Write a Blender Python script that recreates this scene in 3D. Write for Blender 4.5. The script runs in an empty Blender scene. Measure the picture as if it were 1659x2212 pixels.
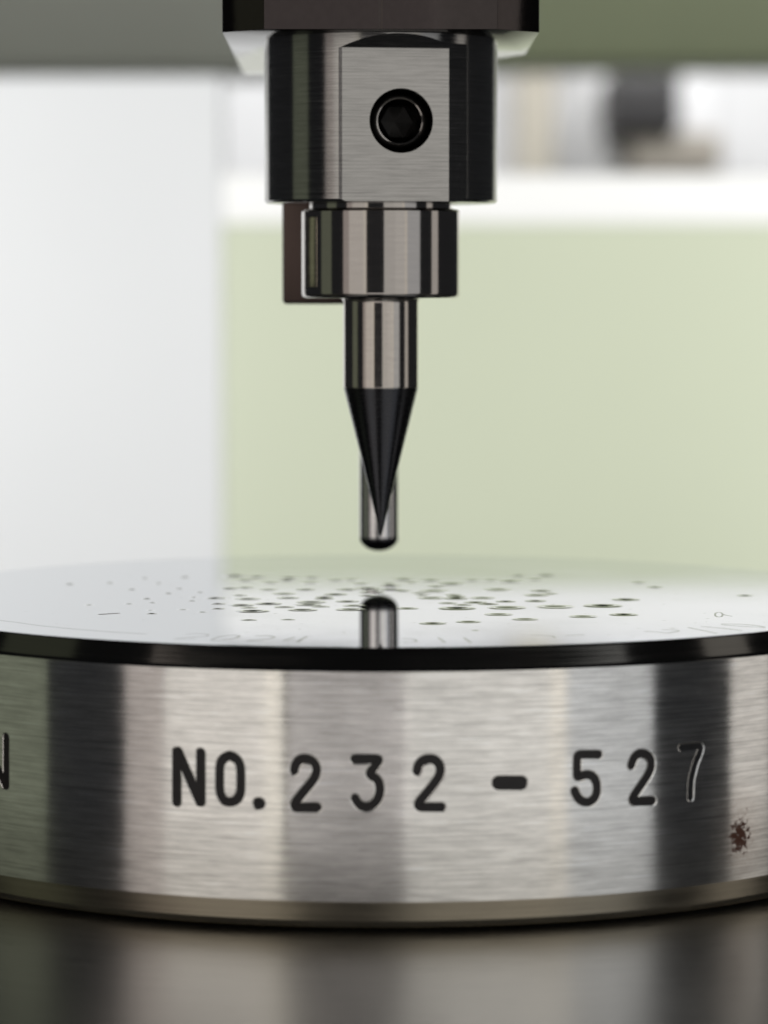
import bpy, bmesh, math, random
import numpy as np
from mathutils import Vector, Matrix
from mathutils.geometry import delaunay_2d_cdt

random.seed(4)
SC = bpy.context.scene
COL = SC.collection
MM = 0.001
R = math.radians

# ------------------------------------------------------------------ camera
cam = bpy.data.cameras.new('camera')
cam_o = bpy.data.objects.new('camera', cam)
COL.objects.link(cam_o)
cam_o.location = (0, -0.217, 0.0201)
cam_o.rotation_euler = (R(90 - 3.912), 0, 0)
cam.sensor_fit = 'VERTICAL'
cam.sensor_height = 24.0
cam.sensor_width = 18.0
cam.lens = 7400 / 2212 * 24.0
cam.clip_start = 0.005
cam.clip_end = 50
cam.dof.use_dof = True
cam.dof.focus_distance = 0.204
cam.dof.aperture_fstop = 29.5
SC.camera = cam_o

# ------------------------------------------------------------------ world, view
world = bpy.data.worlds.new('World')
SC.world = world
world.use_nodes = True
world.node_tree.nodes['Background'].inputs[0].default_value = (0.024, 0.025, 0.027, 1)
world.node_tree.nodes['Background'].inputs[1].default_value = 1.0
SC.view_settings.view_transform = 'Standard'
SC.view_settings.look = 'None'
SC.view_settings.exposure = 0
SC.view_settings.gamma = 1
try:
    SC.cycles.max_bounces = 10
    SC.cycles.glossy_bounces = 8
    SC.cycles.use_denoising = True
    SC.cycles.sample_clamp_indirect = 8
except Exception:
    pass


# ------------------------------------------------------------------ lamps (workshop windows and side light, plus added unseen fills)
def lamp(name, az0, az1, el0, el1, dist, L, color):
    """Window-like area lamp seen from the block between two azimuths (0 = towards the camera) and two elevations."""
    a = R((az0 + az1) / 2)
    w = 2 * dist * math.tan(R(az1 - az0) / 2)
    z0, z1 = dist * math.tan(R(el0)), dist * math.tan(R(el1))
    li = bpy.data.lights.new(name, 'AREA')
    li.shape = 'RECTANGLE'
    li.size, li.size_y = w, z1 - z0
    li.energy = L * math.pi * w * (z1 - z0)
    li.color = color
    o = bpy.data.objects.new(name, li)
    COL.objects.link(o)
    o.location = (dist * math.sin(a), -dist * math.cos(a), 0.0 + (z0 + z1) / 2)
    d = Vector((-math.sin(a), math.cos(a), 0))
    o.rotation_euler = d.to_track_quat('-Z', 'Y').to_euler()
    return o


def lamp_at(name, loc, target, w, h, L, color):
    li = bpy.data.lights.new(name, 'AREA')
    li.shape = 'RECTANGLE'
    li.size, li.size_y = w, h
    li.energy = L * math.pi * w * h
    li.color = color
    o = bpy.data.objects.new(name, li)
    COL.objects.link(o)
    o.location = loc
    o.rotation_euler = (Vector(target) - Vector(loc)).to_track_quat('-Z', 'Y').to_euler()
    return o


WARM, NEUT, COOL = (1.0, 0.955, 0.90), (1.0, 0.98, 0.94), (0.96, 0.98, 1.0)
for nm, a0, a1, L, c in (('window_west_pane', -56, -47, .46, (1.0, .90, .85)), ('window_west', -47, -25, .72, WARM),
                         ('window_west_edge', -25, -20.8, .84, (1.0, .95, .86)),
                         ('window_east', 4.6, 21, .64, NEUT), ('window_east_pane', 21, 35, .70, NEUT), ('window_east_edge', 35, 38.5, .82, (1.0, .95, .86)),
                         ('window_east_far_pane', 38.5, 58.5, .58, COOL)):
    lamp(nm + '_lower_lamp', a0, a1, -22, 5.5, .62, L, c)
    lamp(nm + '_upper_lamp', a0, a1, 5.5, 34, .62, L * 1.35, c)
lamp('side_lamp_east', 79, 91, -22, 34, 0.62, 0.60, WARM)
lamp('side_lamp_west', -96, -76.2, -22, 34, 0.62, 0.15, (.9, 1.0, 0.7))
lamp('front_low_fill', -20, 5, -20, -3.5, 0.62, 0.62, (1.0, .95, .93))  # added low fill that lifts the middle band on the block's side
lamp('front_high_fill', -20, 5, 7, 20, 0.62, 0.42, (1.0, .95, .93))  # added fill, mirrored by the anvil into the same middle band
lamp_at('panel_fill_west', (-0.17, 0.15, 0.02), (-0.07, 0.35, 0.02), 0.12, 0.34, 4.7, (1, 1, 0.995))  # unseen fill added to light the white panel and the cabinet
lamp_at('panel_fill_east', (0.17, 0.15, 0.02), (0.07, 0.35, 0.02), 0.12, 0.34, 4.7, (1, 1, 0.995))  # its added twin on the other side
lamp_at('wall_fill', (0.05, 0.60, 0.30), (0.05, 0.79, 0.19), 0.5, 0.16, 10.0, (1, 1, 1))  # unseen fill added only to brighten the back wall


# ------------------------------------------------------------------ helpers
def empty(name, loc, label, cat, group=None):
    o = bpy.data.objects.new(name, None)
    COL.objects.link(o)
    o.location = Vector(loc) * MM
    o.empty_display_size = 0.005
    o['label'], o['category'] = label, cat
    if group:
        o['group'] = group
    o['org'] = list(loc)
    return o


def org_of(o):
    return Vector(o.get('org', (0, 0, 0))) if o else Vector((0, 0, 0))


def link(name, me, mat, parent=None, org=None):
    """Links a mesh given in world millimetres; it is moved into its parent's frame and scaled to metres."""
    og = org_of(parent) if parent else Vector(org or (0, 0, 0))
    me.transform(Matrix.Scale(MM, 4) @ Matrix.Translation(-og))
    me.update()
    if mat and not me.materials:
        me.materials.append(mat)
    o = bpy.data.objects.new(name, me)
    COL.objects.link(o)
    if parent:
        o.parent = parent
        o['org'] = list(og)
    else:
        o.location = og * MM
        o['org'] = list(og)
    return o


def smooth(me, ang=30):
    me.shade_smooth()
    me.set_sharp_from_angle(angle=R(ang))


def lathe_mesh(name, prof, cx=0, cy=0, seg=128, ang=28, cap0=False, cap1=False):
    # holding rings near both ends of long runs, so that rounded corners do not bend their shading
    p2 = [prof[0]]
    for a, b in zip(prof[:-1], prof[1:]):
        L = math.hypot(b[0] - a[0], b[1] - a[1])
        if L > .6:
            for q in (.04 / L, 1 - .04 / L):
                p2.append((a[0] + (b[0] - a[0]) * q, a[1] + (b[1] - a[1]) * q))
        p2.append(b)
    prof = p2
    v, f = [], []
    n = len(prof)
    for i in range(seg):
        a = 2 * math.pi * i / seg
        for r, z in prof:
            v.append((cx + r * math.sin(a), cy - r * math.cos(a), z))
    for i in range(seg):
        j = (i + 1) % seg
        for k in range(n - 1):
            f.append((i * n + k, j * n + k, j * n + k + 1, i * n + k + 1))
    if cap0:
        f.append([i * n for i in range(seg)][::-1])
    if cap1:
        f.append([i * n + n - 1 for i in range(seg)])
    me = bpy.data.meshes.new(name)
    me.from_pydata(v, [], f)
    bm = bmesh.new()
    bm.from_mesh(me)
    bmesh.ops.remove_doubles(bm, verts=bm.verts, dist=1e-5)
    bmesh.ops.recalc_face_normals(bm, faces=bm.faces)
    bm.to_mesh(me)
    bm.free()
    smooth(me, ang)
    return me


def box_mesh(name, x0, x1, y0, y1, z0, z1, bev=0.0, seg=2):
    bm = bmesh.new()
    bmesh.ops.create_cube(bm, size=1)
    for v in bm.verts:
        v.co = Vector(((x0 + x1) / 2 + v.co.x * (x1 - x0), (y0 + y1) / 2 + v.co.y * (y1 - y0), (z0 + z1) / 2 + v.co.z * (z1 - z0)))
    if bev:
        bmesh.ops.bevel(bm, geom=list(bm.edges), offset=bev, segments=seg, affect='EDGES', profile=0.5)
    me = bpy.data.meshes.new(name)
    bm.to_mesh(me)
    bm.free()
    smooth(me, 40)
    return me


def prism_mesh(name, pts, z0, z1, bev=0.0):
    bm = bmesh.new()
    lo = [bm.verts.new((x, y, z0)) for x, y in pts]
    f = bm.faces.new(lo)
    ret = bmesh.ops.extrude_face_region(bm, geom=[f])
    for g in ret['geom']:
        if isinstance(g, bmesh.types.BMVert):
            g.co.z = z1
    bmesh.ops.recalc_face_normals(bm, faces=bm.faces)
    if bev:
        bmesh.ops.bevel(bm, geom=list(bm.edges), offset=bev, segments=2, affect='EDGES', profile=0.5)
    me = bpy.data.meshes.new(name)
    bm.to_mesh(me)
    bm.free()
    smooth(me, 40)
    return me


def boolean(me, cutters, bevel=0.0):
    """Cuts meshes (all in millimetres) out of a mesh and softens the new edges."""
    base = bpy.data.objects.new('tmp', me)
    COL.objects.link(base)
    tmp = [base]
    for c in cutters:
        co = bpy.data.objects.new('tmp', c)
        COL.objects.link(co)
        tmp.append(co)
        m = base.modifiers.new('b', 'BOOLEAN')
        m.operation, m.solver, m.object = 'DIFFERENCE', 'EXACT', co
    if bevel:
        m = base.modifiers.new('v', 'BEVEL')
        m.width, m.segments, m.limit_method, m.angle_limit = bevel, 2, 'ANGLE', R(35)
        m = base.modifiers.new('w', 'WEIGHTED_NORMAL')
        m.keep_sharp = False
    dg = bpy.context.evaluated_depsgraph_get()
    out = bpy.data.meshes.new_from_object(base.evaluated_get(dg))
    for o in tmp:
        bpy.data.objects.remove(o)
    return out


def ribbon(pts, hw, place, steps=0.12):
    """Round-ended stroke along a 2D polyline; place(u, v) gives the point on the carrier surface."""
    # resample with rounding of the corners
    P = [Vector(p) for p in pts]
    dense = []
    for a, b in zip(P[:-1], P[1:]):
        n = max(1, int((b - a).length / steps))
        dense += [a.lerp(b, i / n) for i in range(n)]
    dense.append(P[-1])
    for _ in range(3):
        dense = [dense[0]] + [dense[i] * .5 + (dense[i - 1] + dense[i + 1]) * .25 for i in range(1, len(dense) - 1)] + [dense[-1]]
    n = len(dense)
    tang = []
    for i in range(n):
        t = dense[min(n - 1, i + 1)] - dense[max(0, i - 1)]
        tang.append(t.normalized() if t.length > 1e-6 else Vector((1, 0)))
    v, f = [], []
    for i in range(n):
        nn = Vector((-tang[i].y, tang[i].x))
        for s in (-1, -.5, 0, .5, 1):
            v.append(place(*(dense[i] + nn * hw * s)))
    for i in range(n - 1):
        for k in range(4):
            f.append((i * 5 + k, i * 5 + k + 1, (i + 1) * 5 + k + 1, (i + 1) * 5 + k))
    for i, sg in ((0, -1), (n - 1, 1)):
        c = len(v)
        v.append(place(*dense[i]))
        nn = Vector((-tang[i].y, tang[i].x))
        m = 8
        for k in range(m + 1):
            a = math.pi * k / m
            v.append(place(*(dense[i] + (nn * math.cos(a) + tang[i] * sg * math.sin(a)) * hw)))
        for k in range(m):
            f.append((c, c + 1 + k, c + 2 + k) if sg < 0 else (c, c + 2 + k, c + 1 + k))
    return v, f, dense


# ------------------------------------------------------------------ materials
class NT:
    def __init__(s, name):
        s.m = bpy.data.materials.new(name)
        s.m.use_nodes = True
        s.t = s.m.node_tree
        s.b = s.t.nodes['Principled BSDF']

    def n(s, kind, **kw):
        nd = s.t.nodes.new(kind)
        for k, v in kw.items():
            setattr(nd, k, v)
        return nd

    def l(s, a, b):
        s.t.links.new(a, b)

    def val(s, x):
        return x

    def math(s, op, a, b=None, clamp=False):
        nd = s.n('ShaderNodeMath', operation=op, use_clamp=clamp)
        for i, x in enumerate((a, b)):
            if x is None:
                continue
            if hasattr(x, 'links'):
                s.l(x, nd.inputs[i])
            else:
                nd.inputs[i].default_value = x
        return nd.outputs[0]

    def noise(s, vec, scale=(1, 1, 1), detail=3, rough=.5, sc=1.0, loc=(0, 0, 0)):
        mp = s.n('ShaderNodeMapping')
        mp.inputs['Scale'].default_value = scale
        mp.inputs['Location'].default_value = loc
        s.l(vec, mp.inputs['Vector'])
        nz = s.n('ShaderNodeTexNoise')
        nz.inputs['Scale'].default_value = sc
        nz.inputs['Detail'].default_value = detail
        nz.inputs['Roughness'].default_value = rough
        s.l(mp.outputs[0], nz.inputs['Vector'])
        return nz.outputs['Fac']

    def rng(s, x, a, b, c, d):
        nd = s.n('ShaderNodeMapRange')
        nd.inputs[1].default_value, nd.inputs[2].default_value = a, b
        nd.inputs[3].default_value, nd.inputs[4].default_value = c, d
        s.l(x, nd.inputs[0])
        return nd.outputs[0]

    def mix(s, fac, a, b):
        nd = s.n('ShaderNodeMix', data_type='RGBA')
        s.l(fac, nd.inputs[0]) if hasattr(fac, 'links') else setattr(nd.inputs[0], 'default_value', fac)
        for i, x in ((6, a), (7, b)):
            if hasattr(x, 'links'):
                s.l(x, nd.inputs[i])
            else:
                nd.inputs[i].default_value = (*x, 1)
        return nd.outputs[2]

    def scaled(s, col, fac):
        nd = s.n('ShaderNodeVectorMath', operation='SCALE')
        nd.inputs[0].default_value = col
        s.l(fac, nd.inputs['Scale'])
        return nd.outputs[0]

    def bump(s, h, dist, strength=1.0):
        nd = s.n('ShaderNodeBump')
        nd.inputs['Distance'].default_value = dist * MM
        nd.inputs['Strength'].default_value = strength
        s.l(h, nd.inputs['Height'])
        s.l(nd.outputs[0], s.b.inputs['Normal'])

    def set(s, **kw):
        for k, v in kw.items():
            k = k.replace('_', ' ')
            if hasattr(v, 'links'):
                s.l(v, s.b.inputs[k])
            else:
                s.b.inputs[k].default_value = (*v, 1) if isinstance(v, tuple) and len(v) == 3 else v


def plain(name, col, rough, metal=0.0, var=0.05, scale=300.0, bump=0.0):
    t = NT(name)
    tc = t.n('ShaderNodeTexCoord').outputs['Object']
    nz = t.noise(tc, detail=4, sc=scale)
    t.set(Base_Color=t.scaled(col, t.rng(nz, .2, .8, 1 - var, 1 + var)), Metallic=metal,
          Roughness=t.rng(nz, .2, .8, rough * .85, min(1, rough * 1.15)))
    if bump:
        t.bump(nz, bump)
    return t.m


def turned(name, col, rough, rings=14.0, ring_amp=0.15, bump=0.004, aniso=0.4, col_var=0.08, streak=0.25):
    """Lathe-turned or ground steel: fine rings round the axis, streaks that run along the rings."""
    t = NT(name)
    tc = t.n('ShaderNodeTexCoord').outputs['Object']
    sep = t.n('ShaderNodeSeparateXYZ')
    t.l(tc, sep.inputs[0])
    ang = t.math('ARCTAN2', sep.outputs[0], t.math('MULTIPLY', sep.outputs[1], -1.0))
    cmb = t.n('ShaderNodeCombineXYZ')
    t.l(t.math('MULTIPLY', ang, 6.0), cmb.inputs[0])
    t.l(t.math('MULTIPLY', sep.outputs[2], 1000.0), cmb.inputs[1])
    v = cmb.outputs[0]
    a = t.noise(v, (streak, rings, 1), 2, .6)
    b = t.noise(v, (streak * 3, rings * 0.35, 1), 3, .6, loc=(4, 7, 0))
    h = t.math('ADD', t.math('MULTIPLY', a, .6), t.math('MULTIPLY', b, .4))
    t.set(Base_Color=t.scaled(col, t.rng(h, .3, .7, 1 - col_var, 1 + col_var)), Metallic=1.0,
          Roughness=t.rng(h, .3, .7, rough * (1 - ring_amp), rough * (1 + ring_amp)), Anisotropic=aniso, Anisotropic_Rotation=.25)
    tg = t.n('ShaderNodeTangent', direction_type='RADIAL', axis='Z')
    t.l(tg.outputs[0], t.b.inputs['Tangent'])
    if bump:
        t.bump(h, bump)
    return t.m


def block_side_material():
    t = NT('brushed_block_steel')
    uv = t.n('ShaderNodeUVMap', uv_map='UVMap').outputs[0]
    a = t.noise(uv, (.15, 13, 1), 2, .6)
    b = t.noise(uv, (.22, 5, 1), 3, .55, loc=(3, 1, 0))
    c = t.noise(uv, (.25, .35, 1), 2, .5, loc=(9, 2, 0))
    h = t.math('ADD', t.math('MULTIPLY', a, .55), t.math('MULTIPLY', b, .45))
    e = t.noise(uv, (.5, 2.2, 1), 4, .65, loc=(1, 8, 0))
    base = t.scaled((.92, .90, .865), t.math('MULTIPLY', t.rng(h, .34, .66, .68, 1.18), t.rng(e, .3, .7, .84, 1.12)))
    # rust spots near the right end of the number
    sep = t.n('ShaderNodeSeparateXYZ')
    t.l(uv, sep.inputs[0])
    du = t.math('DIVIDE', t.math('SUBTRACT', sep.outputs[0], 21.75), 1.2)
    dv = t.math('DIVIDE', t.math('SUBTRACT', sep.outputs[1], -11.45), 1.6)
    d = t.math('SQRT', t.math('ADD', t.math('MULTIPLY', du, du), t.math('MULTIPLY', dv, dv)))
    rn = t.noise(uv, (1, 1, 1), 6, .7, sc=3.6, loc=(2.3, 5.1, 0))
    rust = t.math('SUBTRACT', t.rng(d, 0, 1.15, .86, -.42), t.math('MULTIPLY', t.math('SUBTRACT', .56, rn), 3.4))
    rust = t.rng(rust, 0.02, .14, 0, 1)
    halo = t.math('MULTIPLY', t.rng(d, .5, 2.2, .45, 0), t.rng(rn, .35, .65, .3, 1))
    base = t.mix(halo, base, (.34, .22, .15))
    t.set(Base_Color=t.mix(rust, base, (.12, .052, .034)),
          Metallic=t.math('SUBTRACT', 1.0, t.math('MULTIPLY', rust, .9)),
          Roughness=t.math('ADD', t.math('ADD', t.rng(h, .3, .7, .14, .19), t.rng(c, .3, .7, -.03, .03)), t.math('MULTIPLY', rust, .4)),
          Anisotropic=.97, Anisotropic_Rotation=.25)
    tg = t.n('ShaderNodeTangent', direction_type='RADIAL', axis='Z')
    t.l(tg.outputs[0], t.b.inputs['Tangent'])
    t.bump(h, .006)
    return t.m


def mirror_material():
    t = NT('lapped_mirror_steel')
    tc = t.n('ShaderNodeTexCoord').outputs['Object']
    n1 = t.noise(tc, (1000, 1000, 1000), 3, .6, sc=1.6)
    spots = t.rng(n1, .67, .74, 0, 1)
    n2 = t.noise(tc, (1000, 1000, 1000), 3, .5, sc=.12, loc=(5, 3, 0))
    t.set(Base_Color=t.mix(t.math('MULTIPLY', spots, .35), (.46, .485, .52), (.55, .55, .56)), Metallic=1.0,
          Roughness=t.math('ADD', t.rng(n2, .3, .7, .015, .05), t.math('MULTIPLY', spots, .15)))
    return t.m


def anvil_material():
    t = NT('anvil_ground_steel')
    tc = t.n('ShaderNodeTexCoord').outputs['Object']
    sep = t.n('ShaderNodeSeparateXYZ')
    t.l(tc, sep.inputs[0])
    x, y = sep.outputs[0], sep.outputs[1]
    rad = t.math('MULTIPLY', t.math('SQRT', t.math('ADD', t.math('MULTIPLY', x, x), t.math('MULTIPLY', y, y))), 1000)
    ang = t.math('MULTIPLY', t.math('ARCTAN2', x, t.math('MULTIPLY', y, -1.0)), 40.0)
    cmb = t.n('ShaderNodeCombineXYZ')
    t.l(ang, cmb.inputs[0])
    t.l(rad, cmb.inputs[1])
    a = t.noise(cmb.outputs[0], (.3, 6, 1), 3, .6)
    b = t.noise(cmb.outputs[0], (.15, 1.6, 1), 3, .6, loc=(3, 2, 0))
    h = t.math('ADD', t.math('MULTIPLY', a, .5), t.math('MULTIPLY', b, .5))
    t.set(Base_Color=t.scaled((.43, .42, .40), t.rng(h, .3, .7, .75, 1.25)), Metallic=1.0,
          Roughness=t.rng(h, .3, .7, .26, .35))
    tg = t.n('ShaderNodeTangent', direction_type='RADIAL', axis='Z')
    t.l(tg.outputs[0], t.b.inputs['Tangent'])
    t.bump(h, .002)
    return t.m


def milled_flat_material():
    """Body steel: ground rings round the cylinder; the same streaks run level across the milled flat."""
    return turned('holder_steel', (.36, .35, .335), .19, rings=16, ring_amp=.4, bump=.012, aniso=.95, col_var=.34, streak=.2)


M_SIDE = block_side_material()
M_MIRROR = mirror_material()
M_DENT = plain('dent_steel', (.70, .71, .725), .07, 1.0, .1, 900)
M_INK = plain('engraving_black', (.013, .010, .0105), .50, 0.0, .3, 2500, .01)
M_INKFAINT = plain('engraving_faint', (.022, .023, .025), .42, .5, .3, 2500, .01)  # last digit's ink, toned to match the dark reflected band around it
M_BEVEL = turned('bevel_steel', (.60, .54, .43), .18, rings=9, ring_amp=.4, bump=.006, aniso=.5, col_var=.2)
M_TOPBEVEL = turned('top_bevel_darkened_steel', (.12, .115, .105), .10, rings=9, ring_amp=.4, bump=.003, aniso=.0, col_var=.2)  # block steel again; the dark overhead it mirrors is put into the colour
M_PENCIL = plain('pencil_grey', (.62, .63, .65), .16, 1.0, .1, 3000)
M_BROWN = plain('brown_residue', (.50, .40, .39), .35, .6, .1, 3000)
M_HOLDER = milled_flat_material()
M_COLLAR = turned('collar_steel', (.44, .41, .385), .085, rings=10, ring_amp=.2, bump=.0008, aniso=.3, col_var=.05)
M_SHANK = turned('shank_steel', (.50, .46, .42), .10, rings=9, ring_amp=.3, bump=.0012, aniso=.3, col_var=.07)
M_CONE = turned('cone_dark_steel', (.085, .083, .087), .24, rings=18, ring_amp=.3, bump=.0015, aniso=.0, col_var=.08)
M_CLAMP = plain('clamp_darkened_steel', (.060, .051, .049), .10, 1.0, .08, 2500, .002)  # base lowered so the colour carries the dim reflection on the front
M_SCREW = plain('screw_black_oxide', (.014, .0135, .013), .30, 1.0, .2, 2000, .004)
M_REAR = turned('rear_pin_steel', (.74, .72, .71), .13, rings=6, bump=.001, aniso=.3)
M_REARB = plain('rear_block_brown_steel', (.085, .062, .055), .30, 1.0, .1, 800)
M_ANVIL = anvil_material()
M_BED = plain('bed_dark_paint', (.05, .055, .055), .45, 0, .1, 60)
M_BENCH = plain('bench_grey_laminate', (.16, .16, .155), .55, 0, .1, 20)
M_WHITE = plain('panel_white_paint', (.725, .735, .74), .5, 0, .02, 20)
M_GREEN = plain('cabinet_pale_green_paint', (.56, .60, .455), .5, 0, .03, 12)
M_LEDGE = plain('ledge_white_paint', (.90, .90, .88), .5, 0, .02, 20)
M_BEAM = plain('beam_olive_paint', (.265, .30, .18), .5, 0, .08, 14)
M_BEAMG = plain('beam_grey_paint', (.30, .31, .265), .5, 0, .08, 14)
M_WALL = plain('wall_white_paint', (.68, .68, .69), .7, 0, .02, 10)
M_POST = plain('post_beige_paint', (.42, .39, .33), .5, 0, .05, 20)
M_BOX = plain('instrument_dark_plastic', (.045, .043, .045), .5, 0, .1, 30)
M_TAN = plain('carton_tan', (.33, .30, .26), .7, 0, .1, 20)

# ------------------------------------------------------------------ setting: bench, wall
bench = link('bench_top', box_mesh('bench_top', -500, 500, -330, 830, -150, -120, 2), M_BENCH)
bench['kind'] = 'structure'
wall = link('wall', box_mesh('wall', -500, 500, 790, 830, -119.9, 185), M_WALL)
wall['kind'] = 'structure'

# ------------------------------------------------------------------ things far behind, out of focus
cab = empty('cabinet', (90, 370, -120), 'pale green painted machine cabinet behind the needle, on the right', 'cabinet')
link('cabinet_body', box_mesh('cabinet_body', -25.5, 200, 323, 420, -120, 28.4, .1), M_GREEN, cab)
link('top_ledge', box_mesh('top_ledge', -25.5, 204, 322.8, 424, 28.45, 36.4, .5), M_LEDGE, cab)['label'] = 'bright white ledge along the top of the green cabinet'


wp = link('white_panel', box_mesh('white_panel', -230, -25.56, 322.6, 337, -119.9, 51.5, .05), M_WHITE, None, (-130, 337, -120))
wp['label'], wp['category'] = 'tall plain white panel standing behind the tester, left of the green cabinet', 'panel'

bm_ = empty('machine_beam', (0, 540, 64), 'blurred grey and olive green beam across the very top of the background', 'beam')
link('beam_face', box_mesh('beam_face', -4, 300, 520, 560, 65.5, 190, 3), M_BEAM, bm_)
link('beam_end', box_mesh('beam_end', -300, -4.2, 521, 560, 64.2, 190, 3), M_BEAMG, bm_)['label'] = 'greyer left half of the beam'
link('support_post', box_mesh('support_post', 265, 295, 540, 558, -119.9, 65, 1), M_BEAM, bm_)
link('support_post', box_mesh('support_post', -297, -265, 540, 558, -119.9, 64, 1), M_BEAMG, bm_)

po = link('wall_post', box_mesh('wall_post', 38, 49, 768, 788, -119.9, 140, 1), M_POST, None, (43, 778, -120))
po['label'], po['category'] = 'narrow beige upright post against the white wall, right of the holder', 'post'
bx = empty('wall_instrument', (74, 770, 50), 'blurred dark square instrument with a tan foot against the white wall', 'instrument')
link('housing', box_mesh('housing', 63, 83, 748, 788, 61, 77.5, 2), M_BOX, bx)
link('foot', prism_mesh('foot', [(70, 752), (95, 752), (95, 788), (70, 788)], 50, 60.9, 1), M_TAN, bx)
link('mounting_plate', box_mesh('mounting_plate', 60, 97, 788.2, 789.8, -119.9, 79, .2), M_WALL, bx)

# ------------------------------------------------------------------ machine bed and anvil under the block
bed = link('machine_bed', box_mesh('machine_bed', -150, 150, -130, 190, -119.8, -55, 4, 3), M_BED, None, (0, 30, -119.8))
bed['label'], bed['category'] = 'dark painted machine bed that carries the round anvil', 'machine bed'
anv = empty('anvil', (0, 0, -55), 'wide round ground steel anvil under the engraved test block', 'anvil')
link('screw_column', lathe_mesh('screw_column', [(20, -55), (20, -30)], cap0=True, cap1=True), M_BEVEL, anv)
link('table', lathe_mesh('table', [(0, -29.9), (59.5, -29.9), (60.5, -29), (60.5, -16.2), (60, -15.7), (0, -15.7)], seg=192), M_ANVIL, anv)

# ------------------------------------------------------------------ the test block
blk = empty('test_block', (0, 0, -15.7), 'round brushed steel hardness test block engraved NO.232-527 with a mirror top full of dents', 'test block')
RB, RT = 32.0, 31.4
GLYPHS = [  # kind, stroke half width, strokes as (arc length, height) in millimetres on the block's side
    ('letter', 0.225, [[(-25.51, -6.16), (-25.55, -8.9)], [(-25.43, -6.15), (-23.69, -8.7)], [(-23.56, -5.97), (-23.59, -8.69)]]) ,
    ('letter', 0.25, [[(-11.68, -5.95), (-11.69, -8.69)], [(-11.6, -5.94), (-10.31, -8.62)], [(-10.25, -5.93), (-10.26, -8.62)]]) ,
    ('letter', 0.225, [[(-8.54, -6.0), (-8.91, -6.13), (-9.14, -6.5), (-9.15, -6.88), (-9.16, -7.9), (-9.08, -8.31), (-8.83, -8.56), (-8.55, -8.6), (-8.24, -8.52), (-8.0, -8.24), (-7.93, -7.86), (-7.93, -6.71), (-8.01, -6.33), (-8.21, -6.08), (-8.54, -6.0)]]) ,
    ('period', 0.3, [[(-6.92, -8.59), (-6.87, -8.58)]]) ,
    ('digit', 0.225, [[(-4.93, -6.72), (-4.9, -6.37), (-4.67, -6.11), (-4.31, -6.02), (-3.93, -6.12), (-3.68, -6.44), (-3.68, -6.85), (-3.88, -7.24), (-4.42, -7.88), (-4.91, -8.5), (-4.98, -8.73), (-3.65, -8.71)]]) ,
    ('digit', 0.225, [[(-1.6, -6.04), (-0.21, -6.03), (-0.87, -6.91), (-0.52, -6.99), (-0.26, -7.27), (-0.2, -7.77), (-0.34, -8.28), (-0.68, -8.62), (-1.06, -8.69), (-1.4, -8.53), (-1.58, -8.19)]]) ,
    ('digit', 0.225, [[(1.8, -6.7), (1.86, -6.32), (2.14, -6.07), (2.48, -6.0), (2.84, -6.1), (3.1, -6.46), (3.08, -6.87), (2.84, -7.28), (2.27, -7.98), (1.86, -8.45), (1.79, -8.67), (3.13, -8.7)]]) ,
    ('hyphen', 0.362, [[(6.31, -7.43), (7.56, -7.47)]]) ,
    ('digit', 0.212, [[(12.1, -6.1), (10.83, -6.03), (10.81, -7.37), (11.1, -7.19), (11.44, -7.14), (11.79, -7.27), (12.02, -7.66), (12.04, -8.24), (11.84, -8.6), (11.45, -8.76), (11.04, -8.63), (10.76, -8.3), (10.69, -8.04)]]) ,
    ('digit', 0.212, [[(14.15, -6.82), (14.27, -6.44), (14.52, -6.19), (14.86, -6.15), (15.19, -6.28), (15.45, -6.6), (15.45, -7.03), (15.2, -7.47), (14.6, -8.2), (14.22, -8.67), (14.16, -8.83), (15.51, -8.88)]]) ,
    ('digit', 0.2, [[(17.43, -6.04), (18.87, -6.03), (18.78, -6.36), (18.4, -7.05), (18.13, -7.94), (18.09, -8.91)]]) ,
]
DEPTH, FILL = .09, .02


def side(u, z, r=RB):
    return (r * math.sin(u / RB), -r * math.cos(u / RB), z)


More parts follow.
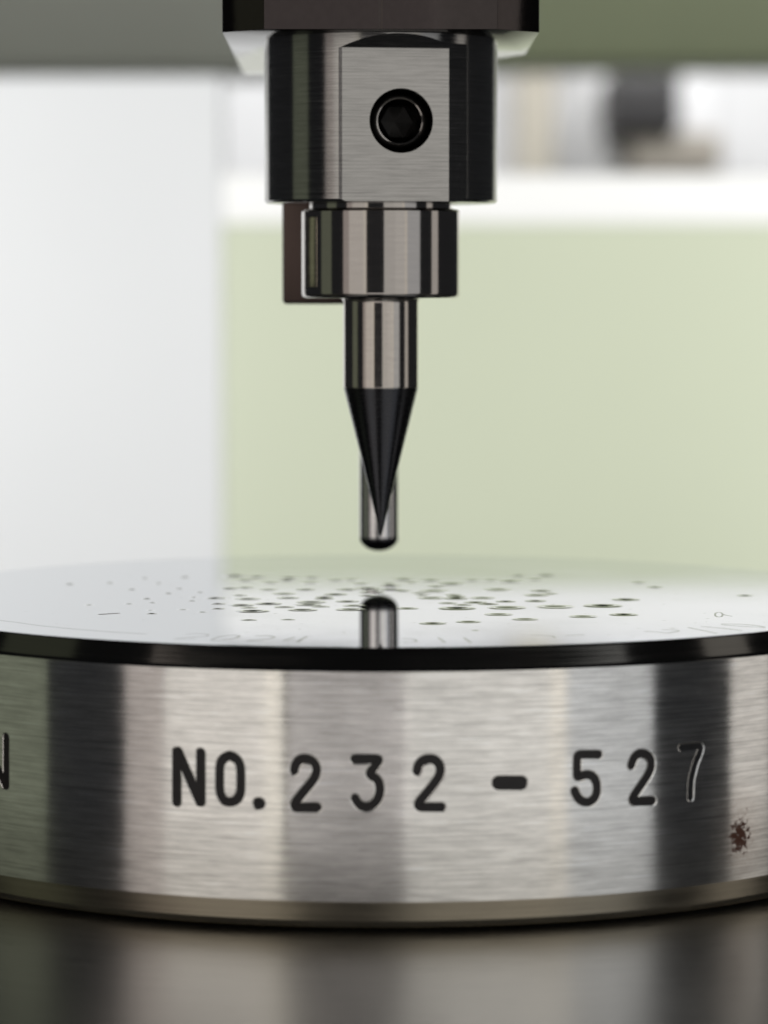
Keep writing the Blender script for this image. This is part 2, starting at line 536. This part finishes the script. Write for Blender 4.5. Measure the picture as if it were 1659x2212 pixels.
def side_mesh():
    u = np.concatenate([np.arange(-27, -23, .045), np.arange(-23, -12.3, .4), np.arange(-12.3, 19.6, .045),
                        np.linspace(19.6, 2 * math.pi * RB - 27, 200)[:-1]])
    z = np.concatenate([np.linspace(-1.26, -5.4, 14)[:-1], np.arange(-5.4, -9.35, -.045), np.linspace(-9.35, -13.9, 14)])
    U, Z = np.meshgrid(u, z, indexing='ij')
    dep = np.zeros_like(U)
    for kind, hw, strokes in GLYPHS:
        for s in strokes:
            # the smoothed centre line, as ribbon() draws it
            line = ribbon(s, hw, lambda a, b: (a, b, 0))[2]
            pu = np.array([p.x for p in line]); pz = np.array([p.y for p in line])
            iu = np.where((u > pu.min() - 1) & (u < pu.max() + 1))[0]
            iz = np.where((z > pz.min() - 1) & (z < pz.max() + 1))[0]
            A = U[np.ix_(iu, iz)]; B = Z[np.ix_(iu, iz)]
            d = np.full(A.shape, 9.0)
            for k in range(len(pu) - 1):
                ax, ay, bx_, by = pu[k], pz[k], pu[k + 1], pz[k + 1]
                L2 = (bx_ - ax) ** 2 + (by - ay) ** 2 + 1e-12
                t = np.clip(((A - ax) * (bx_ - ax) + (B - ay) * (by - ay)) / L2, 0, 1)
                d = np.minimum(d, np.hypot(A - ax - t * (bx_ - ax), B - ay - t * (by - ay)))
            x = np.clip((hw + .05 - d) / .11, 0, 1)
            g = DEPTH * (.34 if strokes is GLYPHS[-1][2] else 1) * x * x * (3 - 2 * x)
            dep[np.ix_(iu, iz)] = np.maximum(dep[np.ix_(iu, iz)], g)
    rr = RB - dep
    ph = U / RB
    co = np.stack([rr * np.sin(ph), -rr * np.cos(ph), Z], -1).reshape(-1, 3)
    nu, nz = len(u), len(z)
    i = np.arange(nu)[:, None]; j = np.arange(nz - 1)[None, :]
    i2 = (i + 1) % nu
    q = np.stack([i * nz + j, i * nz + j + 1, i2 * nz + j + 1, i2 * nz + j], -1).reshape(-1, 4)
    me = bpy.data.meshes.new('side_face')
    me.vertices.add(len(co)); me.vertices.foreach_set('co', co.ravel().astype(np.float32))
    nf = len(q)
    me.loops.add(nf * 4); me.loops.foreach_set('vertex_index', q.ravel().astype(np.int32))
    me.polygons.add(nf); me.polygons.foreach_set('loop_start', np.arange(0, nf * 4, 4, dtype=np.int32))
    me.update(calc_edges=True)
    me.validate()
    lay = me.uv_layers.new(name='UVMap')
    uu = np.append(u, u[0] + 2 * math.pi * RB)
    fu = np.stack([uu[i + 0 * j], uu[i + 0 * j], uu[i + 1 + 0 * j], uu[i + 1 + 0 * j]], -1).reshape(-1)
    fz = np.stack([z[j + 0 * i], z[j + 1 + 0 * i], z[j + 1 + 0 * i], z[j + 0 * i]], -1).reshape(-1)
    lay.data.foreach_set('uv', np.stack([fu, fz], -1).ravel().astype(np.float32))
    me.shade_smooth()
    return me


link('side_face', side_mesh(), M_SIDE, blk)
for gi, (kind, hw, strokes) in enumerate(GLYPHS):
    v, f = [], []
    for k, s in enumerate(strokes):
        a, b, _ = ribbon(s, hw + .012, lambda p, q, r=RB - FILL - .004 * k: side(p, q, r))
        f += [tuple(i + len(v) for i in ff) for ff in b]
        v += a
    me = bpy.data.meshes.new('engraved_' + kind)
    me.from_pydata(v, [], f)
    me.shade_smooth()
    last = gi == len(GLYPHS) - 1
    o = link('engraved_' + kind, me, M_INKFAINT if last else M_INK, blk)
    if last:
        o['label'] = 'faint last digit 7'

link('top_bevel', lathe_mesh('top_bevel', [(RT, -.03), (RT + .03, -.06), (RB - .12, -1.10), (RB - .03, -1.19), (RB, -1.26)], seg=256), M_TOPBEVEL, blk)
link('bottom_bevel', lathe_mesh('bottom_bevel', [(RB, -13.9), (RB - .03, -14.05), (RB - .22, -15.0), (RB - .45, -15.35), (RB - .85, -15.55), (RB - 1.7, -15.68), (0, -15.68)], seg=256), M_BEVEL, blk)

DENTS = [(-18.15, -6.98, 0.21), (-15.75, -6.23, 0.21), (-14.15, -10.36, 0.18), (-13.93, -12.37, 0.24), (-14.88, -2.86, 0.22), (-14.37, -5.47, 0.18), (-12.21, -9.93, 0.24), (-10.93, -11.51, 0.22), (-10.28, -6.23, 0.3), (-10.13, -9.34, 0.27), (-11.98, -1.93, 0.19), (-11.97, -4.25, 0.18), (-13.75, 0.77, 0.19), (-13.25, 4.03, 0.22), (-11.77, 1.58, 0.19), (-14.86, 7.91, 0.23), (-16.29, 3.54, 0.22), (-18.09, 8.25, 0.26), (-20.68, 7.39, 0.26), (-13.38, 12.63, 0.26), (-16.04, 11.74, 0.26), (-7.96, -16.27, 0.29), (-5.65, -16.0, 0.26), (-7.93, -10.94, 0.59), (-8.25, -8.76, 0.33), (-8.55, -3.02, 0.49), (-9.16, -0.67, 0.31), (-7.14, -6.23, 0.48), (-6.1, -8.32, 0.36), (-4.93, -10.22, 0.53), (-6.03, -2.4, 0.43), (-4.51, -5.17, 0.55), (-3.76, -2.86, 0.37), (-3.89, -8.02, 0.36), (-10.03, 4.03, 0.38), (-9.22, 9.98, 0.46), (-7.45, 3.21, 0.38), (-7.47, 8.25, 0.39), (-6.45, 9.98, 0.33), (-5.06, 3.21, 0.38), (-4.87, 8.25, 0.39), (-3.08, -0.03, 0.44), (-2.37, 3.21, 0.44), (-2.29, -4.71, 0.43), (-1.83, -7.43, 0.42), (-2.02, -9.93, 0.54), (-1.09, -0.82, 0.31), (-3.22, 9.98, 0.39), (-1.51, 7.39, 0.39), (-8.55, 12.63, 0.4), (1.41, -9.2, 0.42), (4.44, -9.2, 0.66), (3.94, -5.78, 0.36), (2.98, -2.4, 0.55), (2.42, -0.51, 0.25), (3.2, 2.39, 0.57), (4.41, -0.35, 0.34), (6.18, -2.4, 0.49), (5.67, -5.32, 0.43), (7.56, -4.71, 0.37), (7.49, -8.76, 0.69), (7.32, 3.21, 0.57), (9.69, -0.51, 0.5), (9.44, -4.41, 0.4), (10.48, -8.17, 0.69), (6.85, -12.94, 0.5), (8.32, -15.86, 0.46), (11.83, -14.2, 0.5), (14.32, -13.08, 0.5), (13.43, -7.58, 0.69), (15.13, -3.48, 0.52), (2.83, -18.3, 0.46), (4.94, -17.36, 0.43), (5.22, -22.24, 0.14), (0.45, 3.21, 0.44), (0.3, 7.39, 0.32), (1.19, 2.39, 0.32), (3.08, 9.98, 0.39), (4.41, 7.39, 0.52), (7.08, 9.98, 0.33), (8.35, 9.11, 0.45), (9.06, 13.52, 0.33), (16.8, 8.25, 0.32), (17.6, 4.86, 0.32), (22.87, -0.82, 0.31), (1.83, 8.25, 0.32), (5.85, 9.98, 0.33)]


DENTS = [(x, y, r * 1.07) for x, y, r in DENTS]
_rd = random.Random(11)
for _ in range(900):
    x, y, rr = _rd.uniform(-11, 11), _rd.uniform(-8.5, 14), _rd.uniform(.34, .54)
    if len(DENTS) < 112 and all(math.hypot(x - a, y - b) > rr + c + .22 for a, b, c in DENTS):
        DENTS.append((x, y, rr))


def top_mesh():
    V, E = [], []
    n = 256
    V += [(RT * math.sin(2 * math.pi * i / n), -RT * math.cos(2 * math.pi * i / n)) for i in range(n)]
    E += [(i, (i + 1) % n) for i in range(n)]
    for x, y, r in DENTS:
        b = len(V); m = 24
        V += [(x + r * math.cos(2 * math.pi * i / m), y + r * math.sin(2 * math.pi * i / m)) for i in range(m)]
        E += [(b + i, b + (i + 1) % m) for i in range(m)]
    vo, eo, fo, *_ = delaunay_2d_cdt([Vector(p) for p in V], E, [], 1, 1e-5)
    keep = []
    for t in fo:
        c = sum((vo[i] for i in t), Vector((0, 0))) / len(t)
        if all((c.x - x) ** 2 + (c.y - y) ** 2 > (r * .985) ** 2 for x, y, r in DENTS):
            keep.append(t)
    vs = [(p.x, p.y, 0) for p in vo]
    # a rolled edge between the lapped face and the bevel
    me = bpy.data.meshes.new('top_face')
    k = len(vs)
    ring = [(RT * math.sin(2 * math.pi * i / n), -RT * math.cos(2 * math.pi * i / n), -.03) for i in range(n)]
    me.from_pydata(vs, [], [tuple(t) for t in keep])
    bm = bmesh.new(); bm.from_mesh(me)
    for f in bm.faces:
        if f.normal.z < 0:
            f.normal_flip()
    bm.to_mesh(me); bm.free()
    return me


link('top_face', top_mesh(), M_MIRROR, blk)


def dent_mesh():
    """Unit crater: a shallow bowl below the face with a slightly raised lip."""
    prof = [(1.75, .0003), (1.70, .0005), (1.52, .008), (1.30, .022), (1.12, .032), (1.0, .033), (.90, .025), (.74, .003), (.55, -.024), (.34, -.050), (.15, -.063), (0, -.066)]
    me = lathe_mesh('indentation', prof[1:], seg=24, ang=80)
    return me


dm = dent_mesh()
dm.transform(Matrix.Scale(MM, 4))
dm.materials.append(M_DENT)
for x, y, r in DENTS:
    o = bpy.data.objects.new('indentation', dm)
    COL.objects.link(o)
    o.parent = blk
    o.location = (x * MM, y * MM, 15.7 * MM)
    o.scale = (r, r, r * random.uniform(.45, 1.15))
    o.rotation_euler = (0, 0, random.uniform(0, 6))

MARKS = [
    ('handwritten_digit', [(-11.16, -24.23), (-10.58, -23.7), (-10.08, -23.93), (-9.87, -24.63), (-10.0, -25.44), (-10.59, -25.68), (-11.85, -26.82), (-10.54, -26.7)]) ,
    ('handwritten_digit', [(-9.56, -27.1), (-9.38, -25.96), (-8.82, -24.92), (-8.28, -24.87), (-8.05, -25.39), (-8.22, -26.36), (-8.72, -27.27), (-9.29, -27.84), (-9.6, -27.72), (-9.56, -27.1)]) ,
    ('handwritten_digit', [(-7.18, -25.21), (-6.65, -24.98), (-6.08, -25.85), (-6.29, -26.82), (-7.79, -28.12), (-6.72, -28.12)]) ,
    ('handwritten_digit', [(-5.05, -26.13), (-5.65, -28.12), (-4.53, -27.84)]) ,
    ('handwritten_digit', [(-4.34, -25.68), (-4.55, -26.82), (-4.8, -28.79)]) ,
    ('pencil_stroke', [(3.05, -26.33), (3.38, -28.91)]) ,
    ('pencil_stroke', [(4.48, -26.33), (4.8, -28.91)]) ,
    ('pencil_stroke', [(1.06, -26.66), (1.67, -26.85), (1.86, -28.59), (1.11, -28.91)]) ,
    ('pencil_stroke', [(8.38, -24.88), (9.46, -25.35), (9.55, -26.46)]) ,
    ('pencil_stroke', [(10.27, -25.02), (11.26, -24.68)]) ,
    ('pencil_stroke', [(19.64, -18.53), (20.79, -18.66), (21.6, -19.48), (22.05, -20.68), (21.37, -20.43), (20.54, -19.8), (19.62, -19.04)]) ,
    ('pencil_stroke', [(18.34, -20.05), (19.41, -20.87), (20.41, -22.3)]) ,
    ('pencil_stroke', [(17.53, -20.56), (18.15, -22.11), (18.86, -23.94)]) ,
    ('pencil_stroke', [(15.96, -21.8), (16.71, -21.93), (16.89, -22.73), (16.27, -23.34)]) ,
    ('pencil_stroke', [(14.87, -22.73), (15.41, -23.15), (16.24, -23.76)]) ,
    ('pencil_stroke', [(20.24, -13.14), (20.05, -14.42), (19.83, -14.61), (19.74, -13.81), (19.85, -12.46), (20.11, -11.37), (20.31, -11.71), (20.26, -13.01), (20.69, -13.95)]) ,
    ('scratch', [(-22.59, -16.39), (-21.45, -17.58), (-20.09, -19.32), (-17.72, -21.44), (-15.44, -23.05), (-13.54, -24.11)]) ,
    ('brown_mark', [(-16.96, -12.86), (-16.47, -12.53), (-16.01, -12.2)]) ,
]
for k, (nm, pts) in enumerate(MARKS):
    hw = {'handwritten_digit': .075, 'pencil_stroke': .06, 'scratch': .07, 'brown_mark': .16}[nm]
    if nm == 'scratch':
        hw = .10
    v, f, _ = ribbon(pts, hw, lambda a, b: (a, b, .004), .2)
    me = bpy.data.meshes.new(nm)
    me.from_pydata(v, [], f)
    link(nm, me, M_BROWN if nm == 'brown_mark' else M_PENCIL, blk)

# ------------------------------------------------------------------ the indenter that hangs over the block
AX, AY = -0.2, 3.0
ind = empty('indenter', (AX, AY, 3.45), 'steel indenter with dark cone needle, stepped collar and set screw over the block', 'indenter')


def hx(pts):
    return [(AX + x, AY + y) for x, y in pts]


link('clamp_nut', prism_mesh('clamp_nut', hx([(-7.1, -9.75), (-.12, -9.75), (0, -9.72), (.12, -9.75), (7.1, -9.75), (9.78, -7.1), (9.78, 14), (8.2, 17.6), (3, 17.6), (3, 36), (-10.2, 36), (-9.78, -7.1)]), 35.2, 58, .03), M_CLAMP, ind)
bpy.data.objects['clamp_nut']['label'] = 'dark faceted clamp nut at the top'

RH, TH = 7.45, R(9.3)
nrm = Vector((math.sin(TH), -math.cos(TH), 0)); tan_ = Vector((math.cos(TH), math.sin(TH), 0))


def holder_mesh():
    me = lathe_mesh('holder', [(0, 24.85), (RH - .14, 24.85), (RH, 24.99), (RH, 35.19), (0, 35.19)], AX, AY, 192)
    # the milled flat runs out upwards in a short ramp under the nut
    cut = prism_mesh('c', [(-20, 6.52), (-34.3, 6.52), (-35.5, 7.85), (-35.5, 30), (-20, 30)], -20, 20)
    cut.transform(Matrix(((0, 0, 1, 0), (0, -1, 0, 0), (-1, 0, 0, 0), (0, 0, 0, 1))))
    b_ = bmesh.new(); b_.from_mesh(cut); bmesh.ops.recalc_face_normals(b_, faces=b_.faces); b_.to_mesh(cut); b_.free()
    cut.transform(Matrix.Translation((AX, AY, 0)) @ Matrix.Rotation(TH, 4, 'Z'))
    cut2 = box_mesh('c', -20, 20, -30, -7.27, 20, 34.6)
    cut2.transform(Matrix.Translation((AX, AY, 0)) @ Matrix.Rotation(R(33.5), 4, 'Z'))
    cut3 = box_mesh('c', -20, 20, -30, -(7.45 * math.cos(R(14.4)) - .03), 20, 34.3)
    cut3.transform(Matrix.Translation((AX, AY, 0)) @ Matrix.Rotation(R(-5.2), 4, 'Z'))
    hole = lathe_mesh('c', [(2.0, -3.0), (2.0, 6.0)], seg=64, cap0=True, cap1=True)
    hole.transform(Matrix.Translation(HOLE) @ nrm.to_track_quat('Z', 'Y').to_matrix().to_4x4())
    me.shade_smooth()
    out = boolean(me, [cut, cut2, cut3, hole])
    smooth(out, 9)
    return out


HOLE = Vector((AX, AY, 29.82)) + nrm * 6.52 + tan_ * .22
hold = link('holder', holder_mesh(), M_HOLDER, ind)


def screw_mesh():
    m = 72
    rings = [(1.97, -1.0, 0), (1.72, -.72, 0), (1.50, -.62, 0), (1.40, -.62, 0), (1.33, -.70, 0), (1.14, -.98, 1), (1.12, -2.3, 1), (0.02, -2.6, 0)]
    v, f = [], []
    for r, z, hexa in rings:
        for i in range(m):
            a = 2 * math.pi * i / m
            rr = r * math.cos(R(30)) / math.cos((a % R(60)) - R(30)) if hexa else r
            v.append((rr * math.cos(a), rr * math.sin(a), z))
    for k in range(len(rings) - 1):
        for i in range(m):
            j = (i + 1) % m
            f.append((k * m + i, k * m + j, (k + 1) * m + j, (k + 1) * m + i))
    f.append([(len(rings) - 1) * m + i for i in range(m)])
    me = bpy.data.meshes.new('set_screw')
    me.from_pydata(v, [], f)
    me.transform(Matrix.Translation(HOLE) @ nrm.to_track_quat('Z', 'Y').to_matrix().to_4x4())
    bm = bmesh.new(); bm.from_mesh(me); bmesh.ops.recalc_face_normals(bm, faces=bm.faces); bm.to_mesh(me); bm.free()
    smooth(me, 25)
    return me


link('set_screw', screw_mesh(), M_SCREW, hold)
rim = lathe_mesh('screw_rim', [(1.37, -.64), (1.39, -.59), (1.45, -.57), (1.50, -.60), (1.52, -.66)], seg=72)
rim.transform(Matrix.Translation(HOLE) @ nrm.to_track_quat('Z', 'Y').to_matrix().to_4x4())
link('screw_rim', rim, M_SHANK, hold)

RC = 5.08
col = link('collar', lathe_mesh('collar', [(0, 18.82), (RC - .3, 18.82), (RC - .16, 18.85), (RC - .06, 18.92), (RC - .015, 19.03), (RC, 19.15), (RC, 24.3), (RC - .12, 24.42), (RC - .5, 24.5), (RC - .5, 24.84), (0, 24.84)], AX, AY, 160), M_COLLAR, ind)
ka = R(-58)
key = box_mesh('locating_key', -.48, .48, -.12, .7, 19.5, 23.95, .05)
key.transform(Matrix.Translation((0, -RC, 0)) @ Matrix.Rotation(R(14), 4, 'Z'))
key.transform(Matrix.Translation((AX, AY, 0)) @ Matrix.Rotation(ka, 4, 'Z'))
link('locating_key', key, M_BEVEL, col)
link('shank', lathe_mesh('shank', [(2.62, 18.81), (2.47, 18.72), (2.42, 18.55), (2.42, 13.12), (2.40, 13.06)], AX, AY, 128), M_SHANK, ind)
link('cone_tip', lathe_mesh('cone_tip', [(2.40, 13.06), (1.8, 10.65), (1.2, 8.25), (.6, 5.85), (.10, 3.72), (.05, 3.53), (0, 3.47)], AX, AY, 128), M_CONE, ind)

# ------------------------------------------------------------------ the round-ended pin that stands behind it
PX, PY = -.35, 16.0
rear = empty('rear_pin', (PX, PY, 1.52), 'thin round-ended steel pin hanging out of focus behind the cone needle', 'pin')
link('mounting_block', box_mesh('mounting_block', -6.75, 1.5, 11, 22, 18.35, 35.1, .25), M_REARB, rear)
RP = 1.33
arc = [(RP * math.sin(R(a)), 1.52 + .95 * (1 - math.cos(R(a)))) for a in range(0, 91, 9)]
link('pin', lathe_mesh('pin', [(RP, arc[-1][1] + .002), (RP, 18.3)], PX, PY, 96, ang=50), M_REAR, rear)
link('darkened_round_end', lathe_mesh('darkened_round_end', arc, PX, PY, 96, ang=50), M_CONE, rear)  # the pin's own end, its dark reflection put into the colour
